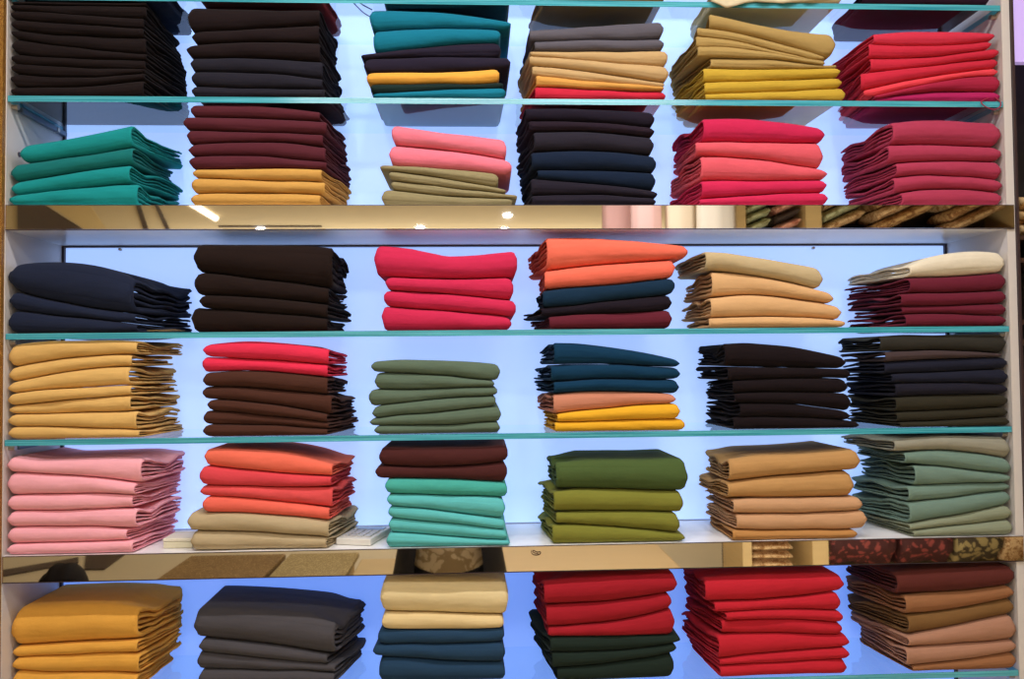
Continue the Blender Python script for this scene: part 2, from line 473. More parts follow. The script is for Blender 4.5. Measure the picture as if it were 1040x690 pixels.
# --- second tier
GN = '088a8a'
pile('B1', (0, 105), 'R', sC, (533, 535), [
 ('emerald green', GN, 105, 692, (212, 165, 110), 960), ('dull green', '10706e', 12, 695, (322, 275, 222), 900), ('emerald green', GN, -5, 680, (415, 362, 314), 955), ('emerald green', GN, -8, 720, (488, 442, 408), 940)],
 'emerald', 'second')
MR = '55232c'; MU = 'c99546'
pile('B2', (185, 105), 'R', sC, (528, 532), [
 ('maroon', MR, 45, 725, (-15, 5, 42), 850), ('maroon', MR, 8, 760, (65, 72, 92), 858), ('maroon', MR, 22, 740, (130, 142, 158), 860), ('maroon', MR, 30, 752, (208, 194, 215), 885), ('maroon', MR, 36, 760, (272, 270, 302), 875),
 ('mustard', MU, 55, 735, (338, 334, 340), 885), ('mustard', MU, 50, 750, (384, 392, 405), 865), ('mustard', MU, 45, 725, (464, 460, 472), 862)], 'maroon and mustard', 'second')
PK = 'e67284'; OL = '8e815c'
pile('B3', (355, 105), None, sC, (538, 542), [
 ('salmon pink', PK, 222, 828, (100, 150, 182), None), ('salmon pink', PK, 208, 856, (212, 244, 296), None), ('olive khaki', OL, 162, 785, (325, 338, 372), None), ('olive khaki', OL, 208, 826, (355, 396, 455), None),
 ('olive khaki', OL, 218, 886, (405, 446, 482), None), ('olive khaki', OL, 168, 858, (450, 482, 502), None)], 'pink and olive', 'second')
pile('B4', (515, 105), 'L', sC, (538, 540), [
 ('purplish black', '211b27', 100, 778, (18, 22, 42), 60), ('purplish black', '271c26', 118, 778, (86, 94, 126), 62), ('charcoal black', '29252f', 145, 775, (145, 143, 172), 62), ('midnight navy', '182337', 132, 788, (244, 244, 272), 70),
 ('midnight navy', '162236', 165, 785, (347, 346, 356), 82), ('charcoal black', '241f29', 128, 795, (390, 420, 462), 92), ('charcoal black', '241f29', 135, 785, (484, 480, 498), 78)], 'midnight and charcoal', 'second')
pile('B5', (670, 105), 'L', sC, (538, 540), [
 ('deep pink', 'c41a4a', 232, 874, (68, 74, 125), 70), ('faded coral', 'd9525e', 192, 858, (196, 198, 202), 80), ('faded coral', 'd9525e', 218, 884, (268, 294, 348), 58), ('deep pink', 'c91c4c', 222, 882, (406, 402, 402), 62), ('deep pink', 'c91c4c', 212, 886, (504, 480, 468), 95)],
 'deep pink and coral', 'second')
RO = 'aa3450'
pile('B6', (840, 105), 'L', sC, (538, 540), [
 ('dusty rose red', RO, 350, 958, (88, 78, 95), 78), ('dusty rose red', RO, 328, 930, (213, 214, 225), 78), ('dusty rose red', RO, 372, 966, (308, 300, 305), 90), ('dusty rose red', RO, 362, 990, (382, 378, 415), 100), ('dusty rose red', RO, 402, 976, (465, 446, 472), 110)],
 'dusty rose', 'second')
# --- third tier
NV = '20263a'
pile('C1', (0, 235), 'R', sD, (530, 532), [
 ('dark navy', NV, 25, 700, (178, 160, 232), 1010), ('dark navy', NV, 30, 705, (303, 382, 424), 1005), ('dark navy', NV, 15, 720, (408, 448, 480), 1020)], 'three-piece navy', 'third')
DB = '231815'
pile('C2', (185, 235), 'R', sD, (526, 528), [
 ('dark coffee', DB, 58, 790, (60, 66, 68), 862), ('dark coffee', DB, 65, 770, (210, 250, 290), 858), ('dark coffee', DB, 92, 765, (335, 350, 380), 885), ('dark coffee', DB, 48, 765, (398, 425, 452), 850)], 'dark coffee', 'third')
RP = 'c6204a'
pile('C3', (355, 235), None, sD, (526, 540), [
 ('raspberry', RP, 130, 885, (70, 84, 128, 118, 92), None), ('raspberry', RP, 188, 865, (240, 252, 248), None), ('raspberry', RP, 180, 878, (314, 338, 370), None), ('raspberry', RP, 168, 855, (400, 426, 462), None)], 'raspberry', 'third')
CO = 'e9684f'
pile('C4', (515, 235), 'L', sD, (516, 518), [
 ('bright coral', CO, 212, 955, (22, 38, 72), 118), ('bright coral', CO, 200, 888, (205, 172, 142), 188), ('petrol blue', '152d42', 190, 886, (308, 282, 240), 180), ('purplish black', '1f1820', 185, 872, (402, 372, 334), 95), ('wine', '5f1f2c', 225, 872, (448, 432, 412), 135)],
 'coral over navy', 'third', y0=.0)
TN = 'd2a36e'
pile('C5', (670, 235), 'L', sD, (510, 512), [
 ('pale beige', 'bda67c', 245, 862, (98, 136, 190), 95), ('golden tan', TN, 280, 920, (203, 245, 328), 135), ('golden tan', TN, 272, 966, (345, 342, 396), 125), ('golden tan', TN, 265, 982, (456, 452, 472), 150)], 'beige and tan', 'third')
WN = '681f30'
pile('C6', (840, 235), 'L', sD, (492, 494), [
 ('cream', 'ddd0b6', 440, 952, (175, 105, 108), 112), ('burgundy', WN, 440, 972, (240, 232, 208), 100), ('burgundy', WN, 392, 980, (322, 318, 298), 112), ('burgundy', WN, 404, 985, (388, 384, 366), 148), ('burgundy', WN, 418, 1012, (428, 428, 440), 110)],
 'cream topped burgundy', 'third')
# --- fourth tier
SA = 'dcae62'
pile('D1', (0, 340), 'R', sE, (548, 552), [
 ('golden sand', SA, 2, 722, (60, 22, 32), 962), ('golden sand', SA, 14, 692, (182, 125, 105), 905), ('golden sand', SA, -4, 680, (262, 196, 166), 925), ('golden sand', SA, 15, 690, (318, 284, 266), 935), ('golden sand', SA, 18, 685, (378, 345, 322), 938),
 ('golden sand', SA, -2, 715, (420, 414, 402), 945), ('golden sand', SA, 0, 730, (486, 488, 505), 962)], 'golden sand', 'fourth')
BR = '4b2c22'
pile('D2', (185, 340), 'R', sE, (542, 545), [
 ('cherry pink', 'e02548', 110, 772, (52, 38, 74), 862), ('cherry pink', 'e02548', 104, 765, (120, 132, 158), 862), ('chocolate', BR, 110, 765, (203, 196, 228), 855), ('chocolate', BR, 105, 785, (278, 292, 322), 905), ('chocolate', BR, 132, 762, (345, 372, 425), 905),
 ('chocolate', BR, 112, 770, (405, 434, 468), 922), ('chocolate', BR, 112, 765, (482, 486, 502), 905)], 'cherry and chocolate', 'fourth')
OG = '5a6a57'
pile('D3', (355, 340), None, sE, (530, 532), [
 ('sage olive', OG, 115, 795, (142, 132, 158), None), ('sage olive', OG, 132, 765, (200, 216, 245), None), ('sage olive', OG, 100, 780, (290, 288, 280), None), ('sage olive', OG, 118, 772, (384, 350, 325), None), ('sage olive', OG, 105, 800, (452, 414, 380), None), ('sage olive', OG, 130, 795, (490, 482, 464), None)],
 'sage olive', 'fourth')
PT_ = '0f3550'
pile('D4', (515, 340), 'L', sE, (520, 522), [
 ('petrol navy', PT_, 250, 912, (40, 68, 135), 185), ('petrol navy', PT_, 235, 916, (160, 162, 178), 152), ('petrol navy', PT_, 250, 910, (250, 240, 240), 155), ('dusty peach', 'c67f62', 248, 892, (318, 305, 318), 168), ('sunflower yellow', 'e3a613', 268, 912, (425, 394, 368), 205),
 ('sunflower yellow', 'e3a613', 255, 940, (470, 462, 456), 212)], 'navy over sunflower', 'fourth')
pile('D5', (690, 335), 'L', sE, (542, 545), [
 ('jet black', '1c1416', 240, 880, (66, 82, 148), 108), ('jet black', '1c1416', 258, 905, (196, 204, 214), 100), ('jet black', '1c1416', 285, 892, (275, 264, 268), 152), ('jet black', '1c1416', 295, 902, (345, 342, 345), 155), ('jet black', '1c1416', 322, 902, (402, 408, 448), 150),
 ('jet black', '1c1416', 290, 950, (478, 480, 502), 150)], 'jet black', 'fourth')
pile('D6', (840, 330), 'L', sE, (542, 545), [
 ('dark olive', '33302a', 280, 952, (55, 50, 44), 68), ('dark taupe', '463838', 308, 922, (142, 138, 150), 80), ('ink navy', '20212f', 308, 975, (198, 180, 172), 85), ('ink navy', '20212f', 345, 966, (258, 250, 234), 105), ('ink navy', '22202b', 365, 976, (310, 308, 320), 112),
 ('olive brown', '322e23', 368, 1012, (385, 374, 366), 115), ('olive brown', '322e23', 375, 1018, (468, 450, 434), 120), ('olive brown', '322e23', 385, 1012, (520, 506, 486), 125)], 'olive and ink navy', 'fourth')
# --- fifth tier
PI = 'f6a6b0'
pile('E1', (0, 450), 'R', sF, (600, 604), [
 ('baby pink', PI, 0, 742, (68, 98, 92, 82, 82), 975), ('baby pink', PI, 20, 710, (158, 176, 215), 952), ('baby pink', PI, -5, 695, (288, 276, 284), 948), ('baby pink', PI, 0, 715, (374, 362, 350), 952), ('baby pink', PI, 8, 662, (462, 456, 460), 930),
 ('baby pink', PI, -6, 698, (550, 540, 530), 920)], 'baby pink', 'fifth')
pile('E2', (185, 445), 'R', sF, (612, 615), [
 ('soft coral', 'ee6a50', 115, 790, (58, 72, 140), 898), ('watermelon red', 'd83f47', 95, 785, (150, 186, 206), 880), ('watermelon red', 'e04c4c', 92, 790, (258, 266, 262), 912), ('soft coral', 'ec6450', 108, 775, (318, 342, 378), 880),
 ('sandy khaki', 'b8a27c', 28, 772, (406, 418, 446), 915), ('sandy khaki', 'b8a27c', 42, 758, (508, 518, 546), 925)], 'coral over khaki', 'fifth')
AQ = '58b6b4'
pile('E3', (355, 445), None, sF, (584, 586), [
 ('dark cocoa', '4a2422', 155, 835, (48, 58, 36), None), ('dark cocoa', '4a2422', 135, 832, (148, 158, 122), None), ('sea green', '42a596', 188, 832, (222, 226, 240), None), ('light aqua', AQ, 198, 822, (300, 312, 322), None), ('light aqua', AQ, 204, 820, (364, 400, 436), None),
 ('light aqua', AQ, 205, 832, (432, 462, 496), None), ('light aqua', AQ, 195, 848, (512, 532, 552), None)], 'cocoa over aqua', 'fifth')
pile('E4', (535, 445), 'L', sF, (562, 560), [
 ('dark moss green', '4a5c30', 155, 850, (118, 118, 110), 128), ('moss green', '7b7a2d', 145, 826, (272, 276, 288), 80), ('moss green', '7b7a2d', 158, 806, (394, 394, 404), 100), ('moss green', '7b7a2d', 138, 836, (462, 478, 512), 82)], 'moss green', 'fifth', y0=.004)
CA = 'b98a52'
pile('E5', (700, 440), 'L', sF, (574, 570), [
 ('caramel', CA, 212, 902, (130, 112, 82), 100), ('caramel', CA, 210, 872, (262, 228, 204), 60), ('pale caramel', 'c4946a', 235, 912, (350, 350, 346), 98), ('pale caramel', 'c4946a', 252, 936, (432, 430, 414), 100), ('caramel', 'b57f44', 230, 886, (520, 522, 520), 125)],
 'caramel', 'fifth')
SG = '6d8577'; GG = '928e7c'
pile('E6', (840, 435), 'L', sF, (586, 582), [
 ('warm grey', GG, 360, 1035, (58, 44, 55), 85), ('sage green', SG, 415, 1062, (130, 128, 190), 165), ('sage green', SG, 465, 1062, (192, 225, 262), 182), ('sage green', SG, 435, 1060, (308, 302, 290), 132), ('sage green', SG, 438, 1052, (398, 368, 328), 135),
 ('grey sage', '868c73', 442, 1048, (520, 462, 400), 178), ('grey sage', '868c73', 462, 1042, (558, 522, 488), 200)], 'warm grey and sage', 'fifth')
# --- sixth tier
MY = 'e0a03a'
pile('F1', (0, 580), 'R', sG, (676, 678), [
 ('marigold', MY, 30, 722, (205, 188, 196), 962), ('marigold', MY, 14, 720, (422, 404, 385), 955), ('marigold', MY, 0, 730, (492, 472, 456), 945), ('marigold', MY, 0, 722, (556, 572, 578), 900)], 'marigold', 'sixth', y0=.03)
GR = '4c484b'
pile('F2', (185, 580), 'R', sG, (665, 665), [
 ('slate grey', GR, 60, 802, (205, 218, 262), 958), ('slate grey', GR, 88, 762, (380, 420, 475), 930), ('slate grey', GR, 75, 802, (462, 500, 545), 965), ('slate grey', GR, 85, 800, (574, 576, 592), 940)], 'slate grey', 'sixth', y0=.03)
pile('F3', (355, 570), None, sG, (700, 700), [
 ('cream', 'e0c893', 162, 838, (105, 110, 120), None), ('cream', 'e0c48b', 170, 815, (290, 300, 308), None), ('steel navy', '25405a', 148, 818, (390, 392, 385), None), ('steel navy', '25405a', 122, 822, (476, 478, 460), None), ('steel navy', '25405a', 155, 822, (545, 570, 582), None)],
 'cream over navy', 'sixth', y0=.014)
pile('F4', (525, 570), 'L', sG, (690, 690), [
 ('deep red', 'a01724', 145, 846, (112, 84, 65), 90), ('deep red', 'a01724', 158, 816, (245, 230, 180), 105), ('deep red', 'a01724', 168, 832, (380, 348, 272), 150), ('bottle green', '212c25', 178, 862, (435, 432, 425), 72), ('bottle green', '212c25', 188, 842, (525, 516, 470), 100),
 ('bottle green', '212c25', 215, 828, (612, 582, 530), 140)], 'deep red over bottle green', 'sixth')
RD = 'bd1a2a'
pile('F5', (680, 570), 'L', sG, (672, 672), [
 ('bright red', RD, 190, 920, (100, 84, 70), 85), ('bright red', RD, 240, 902, (226, 215, 175), 92), ('bright red', RD, 300, 916, (290, 276, 284), 98), ('bright red', RD, 282, 916, (334, 334, 356), 92), ('bright red', RD, 262, 956, (422, 424, 430), 70),
 ('bright red', RD, 270, 948, (574, 534, 505), 102), ('bright red', RD, 270, 936, (612, 592, 572), 120)], 'bright red', 'sixth', y0=.002)
pile('F6', (840, 570), 'L', sG, (612, 606), [
 ('dark mahogany', '5c2a24', 372, 1020, (62, 40, 22), 112), ('light brown', '95633f', 420, 1052, (190, 168, 122), 105), ('olive tan', '7a5730', 438, 1056, (300, 262, 182), 112), ('rosy tan', 'aa7a60', 432, 1052, (414, 352, 284), 132), ('rosy tan', 'aa7a60', 420, 1050, (478, 462, 426), 180),
 ('light brown', '95633f', 458, 1050, (580, 548, 496), 188)], 'mahogany and tan', 'sixth', y0=.002)
# --- the highest shelf: only the undersides show through its glass
for k, (org, sd, cn, hx, xl, xr, xo) in {
  'Z1': ((0, 0), 'R', 'navy', '1c2740', 60, 850, 1030), 'Z2': ((185, 0), 'R', 'dark red', '7c1218', 60, 720, 850), 'Z3': ((355, 0), None, 'black', '15151c', 170, 850, None),
  'Z4': ((515, 0), 'L', 'tawny brown', '94703f', 200, 840, 100), 'Z5': ((670, 0), 'L', 'cream', 'd9c9a4', 290, 960, 150), 'Z6': ((840, 0), 'L', 'aubergine', '2a1626', 190, 860, 20)}.items():
    a, z0 = at_y(org[0]+xl/5.2, 0, .004); b, _ = at_y(org[0]+xr/5.2, 0, .004)
    yb = DEP-.016
    if xo: bx = at_y(org[0]+xo/5.2, 30, yb-.02)[0]
    bl, br = (bx, b) if sd == 'L' else ((a, bx) if sd == 'R' else (a, b))
    w1, w2 = wav(hash_(k)), wav(hash_(k)+1)
    o = garment('folded_garment', fabric(hx), a, b, bl, br, lambda x: sA+.034+.001*w1(x), lambda x: x*0+sA+.0002, .004 if k != 'Z5' else -.006, yb, sd, hash_(k))
    if k == 'Z5':
        bm = bmesh.new(); pr = None
        hem = [(722, 1), (730, 4), (738, 8), (746, 6), (756, 3), (768, 1), (780, 2), (795, 3), (815, 1), (835, 0), (846, -2)]
        for j in range(60):
            px_ = 722+124*j/59; hy = np.interp(px_, [h_[0] for h_ in hem], [h_[1] for h_ in hem])
            yy_ = -.008-.003*math.sin(j*.55); x_, zl_ = at_y(px_, hy, yy_)
            v = [bm.verts.new((x_-o.location.x, q_-o.location.y, z_-o.location.z)) for q_, z_ in ((.004, sA+.034), (-.003, sA+.031), (yy_, sA+.018), (yy_, zl_+.006), (yy_+.001, zl_))]
            if pr:
                for q_ in range(4): bm.faces.new((pr[q_], pr[q_+1], v[q_+1], v[q_]))
            pr = v
        fl = fin(bm, 'hanging_flap', fabric(hx), o, True); md = fl.modifiers.new('c', 'SOLIDIFY'); md.thickness = .0016
    tag(o, f'{cn} folded garment resting on the highest glass shelf, seen from underneath', 'folded garment', 'garments on the highest glass shelf')

# cords belonging to two garments
def cord(parent, name, m, pts, r, label):
    o = tube(name, m, pts, r); o.parent = parent; o.matrix_parent_inverse = Matrix.Translation(-parent.location); o['label'] = label
def P(px, py, y):
    x, z = at_y(px, py, y); return (x, y, z)
cgrey = mat('cord_grey', '4a5570', .8)
cord(G['A3'][0], 'drawstring', cgrey, [P(376, 17, .012), P(370, 14, .008), P(364, 8, .006), P(357, 1, .006), P(354, -5, .01), P(359, -4, .012), P(364, 2, .01), P(370, 6, .008), P(378, 10, .014)], .0014, 'grey looped drawstring')
cord(G['A6'][-1], 'drawstring', mat('cord_red', 'a02040', .8), [P(1006, 99, .012), P(1000, 101, -.001), P(995, 104, -.004), P(1003, 110, -.005), P(1012, 112, -.005), P(1018, 106, -.004), P(1013, 100, -.001), P(1008, 98, .012)], .0013, 'thin red drawstring loop')

# ------------------------------------------------------------------ small things on the lower board
def calculator():
    wht = mat('calc_white', 'ded8cc', .4); key = mat('calc_key', 'b9b6b4', .4); scr = mat('calc_screen', '77808a', .2)
    x0, _ = at_y(346, 556, .03); x1, _ = at_y(384, 556, .03)
    r = empty('calculator', ((x0+x1)/2, .10, sF), 'white desk calculator lying between the khaki garments and the aqua pile', 'calculator')
    w = (x1-x0)
    o = box('body', wht, -w/2, w/2, -.065, .075, 0, .016, r, .003)
    o = box('screen', scr, -w*.4, w*.4, .035, .062, .015, .0175, r, .0005)
    for i in range(4):
        for j in range(4):
            box('key', key, -w*.42+j*w*.215, -w*.42+j*w*.215+w*.17, -.045+i*.018, -.045+i*.018+.013, .015, .0195, r, .001)
    r.rotation_euler.z = math.radians(-14)
calculator()
def small_box():
    m = mat('cream_card', 'd8cfb0', .6); m2 = mat('cream_lid', 'e4dcc4', .6)
    x0, _ = at_y(163, 558, .03); x1, _ = at_y(193, 558, .03)
    r = empty('small_box', ((x0+x1)/2, .075, sF), 'small cream lidded box on the board beside the pink garments', 'box')
    w = x1-x0
    box('base', m, -w/2, w/2, -.03, .05, 0, .015, r, .002)
    box('lid', m2, -w/2-.001, w/2+.001, -.031, .051, .0155, .023, r, .002)
small_box()
# thread loop caught on the lower mirror strip
x, z = at_y(545, 561, -.004)
pts = [(x-.011, -.0045, z+.004), (x-.013, -.0048, z-.003), (x-.004, -.005, z-.0075), (x+.008, -.005, z-.006), (x+.010, -.0048, z+.001), (x+.001, -.005, z-.001), (x-.008, -.0048, z+.005), (x-.009, -.005, z-.002), (x+.004, -.0045, z-.004)]
tag(tube('thread_loop', mat('thread', '4a3320', .8), pts, .0008), 'thin brown thread loop stuck to the lower mirror strip', 'thread')
# brown paper slip under the navy pile
x0, z0 = at_y(150, 333, .06)
bm = bmesh.new()
bbox(bm, -.035, .03, -.03, .03, 0, .0012, .0004)
for v in bm.verts: v.co.z += .012*math.cos(v.co.x*34)
o = fin(bm, 'paper_slip', mat('kraft', '9a8055', .8)); o.location = (x0+.045, .06, sD)
tag(o, 'brown curved paper slip beside the three navy garments', 'paper')

# ------------------------------------------------------------------ the shop behind the camera
beige = add_noise(mat('ceiling_paint', 'ddcca4', .8), .6, .06)
wallm = add_noise(mat('wall_paint', 'd2ccc0', .85), 1, .05)
floorm = add_noise(mat('floor_tile', 'cfc0a2', .35), 2, .08)
brown = add_noise(mat('brown_panel', '3a2218', .5), 3, .2, stretch=(1, 8, 1))
RX0, RX1, RY0, RY1 = -5.6, 5.8, -9.6, DEP+.05
tag(box('floor', floorm, RX0, RX1, RY0, RY1, FLOOR-.05, FLOOR), kind='structure')
tag(box('ceiling', beige, RX0, RX1, RY0, RY1, CEIL, CEIL+.05), kind='structure')
tag(box('wall_back', wallm, RX0, RX1, RY0-.05, RY0, FLOOR, CEIL), kind='structure')
tag(box('wall_left', wallm, RX0-.05, RX0, RY0, RY1, FLOOR, CEIL), kind='structure')
tag(box('wall_right', wallm, RX1, RX1+.05, RY0, RY1, FLOOR, CEIL), kind='structure')
tag(box('wall_front', wallm, RX0, RX1, RY1, RY1+.05, FLOOR, CEIL), kind='structure')
cpart(box('plinth', side_lam, XL-PT, 1.0352*SC+.02, .004, DEP+.02, FLOOR+.001, Zbot-.001))
cpart(box('back_board', side_lam, xi0-.01, xi1+.01, DEP+.013, DEP+.03, Zbot, Ztop))
cpart(box('top_panel', side_lam, XL-PT, 1.0352*SC+.02, .0005, DEP+.02, Ztop+.0005, Ztop+.019))

def poly(name, m, pts, thick, axis):
    """flat polygon given by 3D points, thickened along axis"""
    bm = bmesh.new(); a = Vector(axis)*thick
    v0 = [bm.verts.new(p) for p in pts]; v1 = [bm.verts.new(Vector(p)+a) for p in pts]
    bm.faces.new(v0); bm.faces.new(v1[::-1])
    for i in range(len(pts)):
        j = (i+1) % len(pts); bm.faces.new((v0[i], v1[i], v1[j], v0[j]))
    bmesh.ops.recalc_face_normals(bm, faces=bm.faces)
    return fin(bm, name, m)
zc = CEIL-.002
# brown wedge of a ceiling panel, and coving strips, as the upper mirror strip shows them
tag(poly('trim_3', brown, [refl_z(18, 206, zc), refl_z(42, 206, zc), refl_z(88, 235, zc), refl_z(18, 235, zc)], .02, (0, 0, -1)), kind='structure')
tag(poly('trim_4', brown, [refl_z(138, 206, zc), refl_z(142, 206, zc), refl_z(152, 235, zc), refl_z(147, 235, zc)], .02, (0, 0, -1)), kind='structure')
tag(poly('trim_5', brown, [refl_z(157, 206, zc), refl_z(160, 206, zc), refl_z(174, 235, zc), refl_z(170, 235, zc)], .02, (0, 0, -1)), kind='structure')
tag(poly('trim_6', mat('pale_panel', 'e0c890', .7), [refl_z(48, 206, zc), refl_z(90, 206, zc), refl_z(110, 235, zc), refl_z(90, 235, zc)], .004, (0, 0, -1)), kind='structure')
lampm = mat('lamp_glow', 'fff4dd', .5, emit='fff0d8', estr=3)
rimm = mat('lamp_rim', 'e8e4da', .4)
a = Vector(refl_z(194, 206, CEIL-.012)); b = Vector(refl_z(219, 221.5, CEIL-.012))
o = cyl('strip_light', lampm, a, b, .035)
tag(o, 'white strip light crossing the ceiling, reflected in the upper mirror strip', 'ceiling light')
def downlight(x, y, label, power, rad=.05, lamp=True):
    r = empty('ceiling_light', (x, y, CEIL), label, 'ceiling light', 'round recessed ceiling lights')
    cyl('rim', rimm, (0, 0, -.012), (0, 0, -.001), rad*1.35, r, 24)
    cyl('lens', lampm, (0, 0, -.016), (0, 0, -.0125), rad, r, 24)
    if lamp:
        l = bpy.data.lights.new('ceiling_light_source', 'AREA'); l.shape = 'DISK'; l.size = rad*2; l.energy = power
        l.color = (.97, .97, 1); l.spread = math.radians(165)
        lo = bpy.data.objects.new('ceiling_light_source', l); C.objects.link(lo); lo.location = (x, y, CEIL-.018)
for (px, py, l) in ((427, 229.5, 'round ceiling downlight, the lone one over the olive garments in reflection'), (515.5, 217, 'round ceiling downlight, the higher of two close together in reflection'), (512, 231.5, 'round ceiling downlight, the lower of two close together in reflection'), (265, 231.2, 'round ceiling downlight reflected under the mustard garments')):
    x, y, _ = refl_z(px, py, CEIL); downlight(x, y, l, 8, .042)
KEYP = 5.3
for i, x in enumerate((-1.1, -.6, -.2, .2, .6, 1.1)):
    downlight(x, -.8, 'recessed spot in the row close above the cabinet', KEYP, .035)

# right-hand neighbour of the cabinet
x0 = 1.0352*SC+.03
lil = mat('lilac_panel', 'b9a2dc', .5, emit='b79fe0', estr=.55)
zl = at_y(1030, 66, .02)[1]
nb = empty('neighbour_display', (x0+.3, .1, FLOOR), 'dark neighbouring display case at the picture edge with a lilac lit header', 'cabinet')
def npart(o): o.parent = nb; o.matrix_parent_inverse = Matrix.Translation(-nb.location); return o
npart(box('lit_header', lil, x0, x0+.6, .0, .02, zl, Ztop))
npart(box('case_back', mat('case_black', '141012', .6), x0, x0+.6, DEP, DEP+.02, FLOOR+.001, Ztop))
for pz in (239, 262, 325, 345, 545): 
    z = at_y(1034, pz, 0)[1]
    npart(box('case_shelf', brown, x0, x0+.6, .0, DEP-.001, z-.011, z))
npart(box('case_foot', brown, x0, x0+.6, .0, DEP-.001, FLOOR+.001, -.9))
def bundle(x, y, z, lx, ly, lz, m, label, grp, rot=0, seed=0, tilt=0):
    """one folded length of cloth: rounded, slightly lumpy block"""
    bm = bmesh.new(); r = random.Random(seed)
    bmesh.ops.create_cube(bm, size=1)
    bmesh.ops.subdivide_edges(bm, edges=bm.edges[:], cuts=5, use_grid_fill=True)
    w = wav(seed, 3, 1.1)
    for v in bm.verts:
        p = v.co*2; n = max(abs(p.x), abs(p.y), abs(p.z)); 
        zz = p.z
        e = (1-abs(p.y)**6*.55)
        v.co = Vector((p.x*lx/2*(1-.04*abs(p.z)**3), p.y*ly/2*(1-.18*abs(zz)**4), zz*lz/2*e+lz*.06*float(w(p.x*.4+p.y*.2))))
    o = fin(bm, 'cloth_bundle', m, None, True)
    o.location = (x, y, z+lz/2); o.rotation_euler = (0, tilt, rot)
    tag(o, label, 'cloth', grp); return o
flor = pattern_bump(mat('floral_cloth', 'd9b582', .8), 46, '9a6d3c', .52)
flor2 = pattern_bump(mat('scroll_cloth', 'cfa66c', .8), 34, '8a5c30', .5)
paisley = pattern_bump(mat('paisley_cloth', 'a08c58', .8), 26, '40331d', .45)
zz_ = at_y(1034, 239, 0)[1]
for k in range(3):
    bundle(x0+.14, .085, zz_+.0008+k*.034, .24, .16, .033, flor if k != 1 else flor2, ['gold floral cloth at the picture edge, lowest of three in the dark case', 'gold floral cloth at the picture edge, middle of three in the dark case', 'gold floral cloth at the picture edge, top of three in the dark case'][k], 'floral cloths in the dark neighbouring case', 0, 40+k)

# shelving with patterned cloth seen in the upper mirror strip (about 3 m behind the cabinet)
Y1 = 3.1
def rx(px, py=221, Y=Y1): return refl(px, py, Y)[0]
def rz(px, py, Y=Y1): return refl(px, py, Y)[1]
wood = add_noise(mat('pale_wood', 'c9aa70', .5), 4, .12, stretch=(1, 1, 12))
rack = empty('cloth_rack', (rx(850), -Y1, FLOOR), 'pale wooden shop rack reflected in the mirrors, filled with patterned cloth', 'rack')
def rpart(o): o.parent = rack; o.matrix_parent_inverse = Matrix.Translation(-rack.location); return o
for pa, pb in ((748, 757), (818, 834), (1040, 1050)):
    rpart(box('upright', wood, rx(pa), rx(pb), -Y1-.4, -Y1, FLOOR+.001, CEIL-.06))
zsh = rz(850, 233.5)-.03
rpart(box('rack_shelf', wood, rx(757), rx(818), -Y1-.38, -Y1-.01, zsh-.02, zsh)); rpart(box('rack_shelf', wood, rx(834), rx(1040), -Y1-.38, -Y1-.01, zsh-.02, zsh))
zlo = refl(850, 579, Y1)[1]-.02
rpart(box('rack_shelf', wood, rx(757), rx(818), -Y1-.38, -Y1-.01, zlo-.03, zlo)); rpart(box('rack_shelf', wood, rx(834), rx(1040), -Y1-.38, -Y1-.01, zlo-.03, zlo))
rpart(box('rack_back', add_noise(mat('rack_dark', '2a1c14', .7), 3, .1), rx(748), rx(1050), -Y1-.42, -Y1-.401, FLOOR+.001, CEIL-.06))
gcl = pattern_bump(mat('sage_print', 'b9bb8e', .8), 30, '8f8a5c', .5); pcl = pattern_bump(mat('peach_print', 'e2a688', .8), 30, 'b06a50', .5)
dk = mat('dark_print', '3a2c22', .8)
def stackset(x0_, x1_, zbase, n, mats, names, grp, lean, where, seed, h=.05):
    ang = math.radians(24); w = x1_-x0_; ln = w*.80/math.cos(ang)
    for k in range(n):
        bundle((x0_+x1_)/2, -Y1-.17, zbase+.012+ln*.5*math.sin(ang)+k*(h*1.28), ln, .30, h, mats[k % len(mats)], f'{names[k % len(names)]} roll lying aslant, {NUM[n-1-k] if k else "lowest"} {where}', grp, 0, seed+k, -ang)
stackset(rx(758), rx(786), zsh, 6, [gcl], ['sage print cloth'], 'sage print cloths on the rack', 0, 'next to the rack upright', 100)
stackset(rx(788), rx(817), zsh, 6, [pcl, dk], ['peach print cloth', 'dark print cloth'], 'peach and dark cloths on the rack', 0, 'between sage prints and upright', 120)
stackset(rx(836), rx(884), zsh, 5, [flor, gcl], ['gold floral cloth', 'sage print cloth'], 'gold floral cloths on the rack', 0, 'after the second upright', 140, .06)
stackset(rx(888), rx(958), zsh, 5, [flor2, flor], ['gold scroll cloth', 'gold floral cloth'], 'gold scroll cloths on the rack', 0, 'in the middle of the rack', 160, .065)
stackset(rx(962), rx(1036), zsh, 5, [flor, flor2], ['broad floral cloth', 'broad scroll cloth'], 'broad floral cloths on the rack', 0, 'at the far end of the rack', 180, .065)
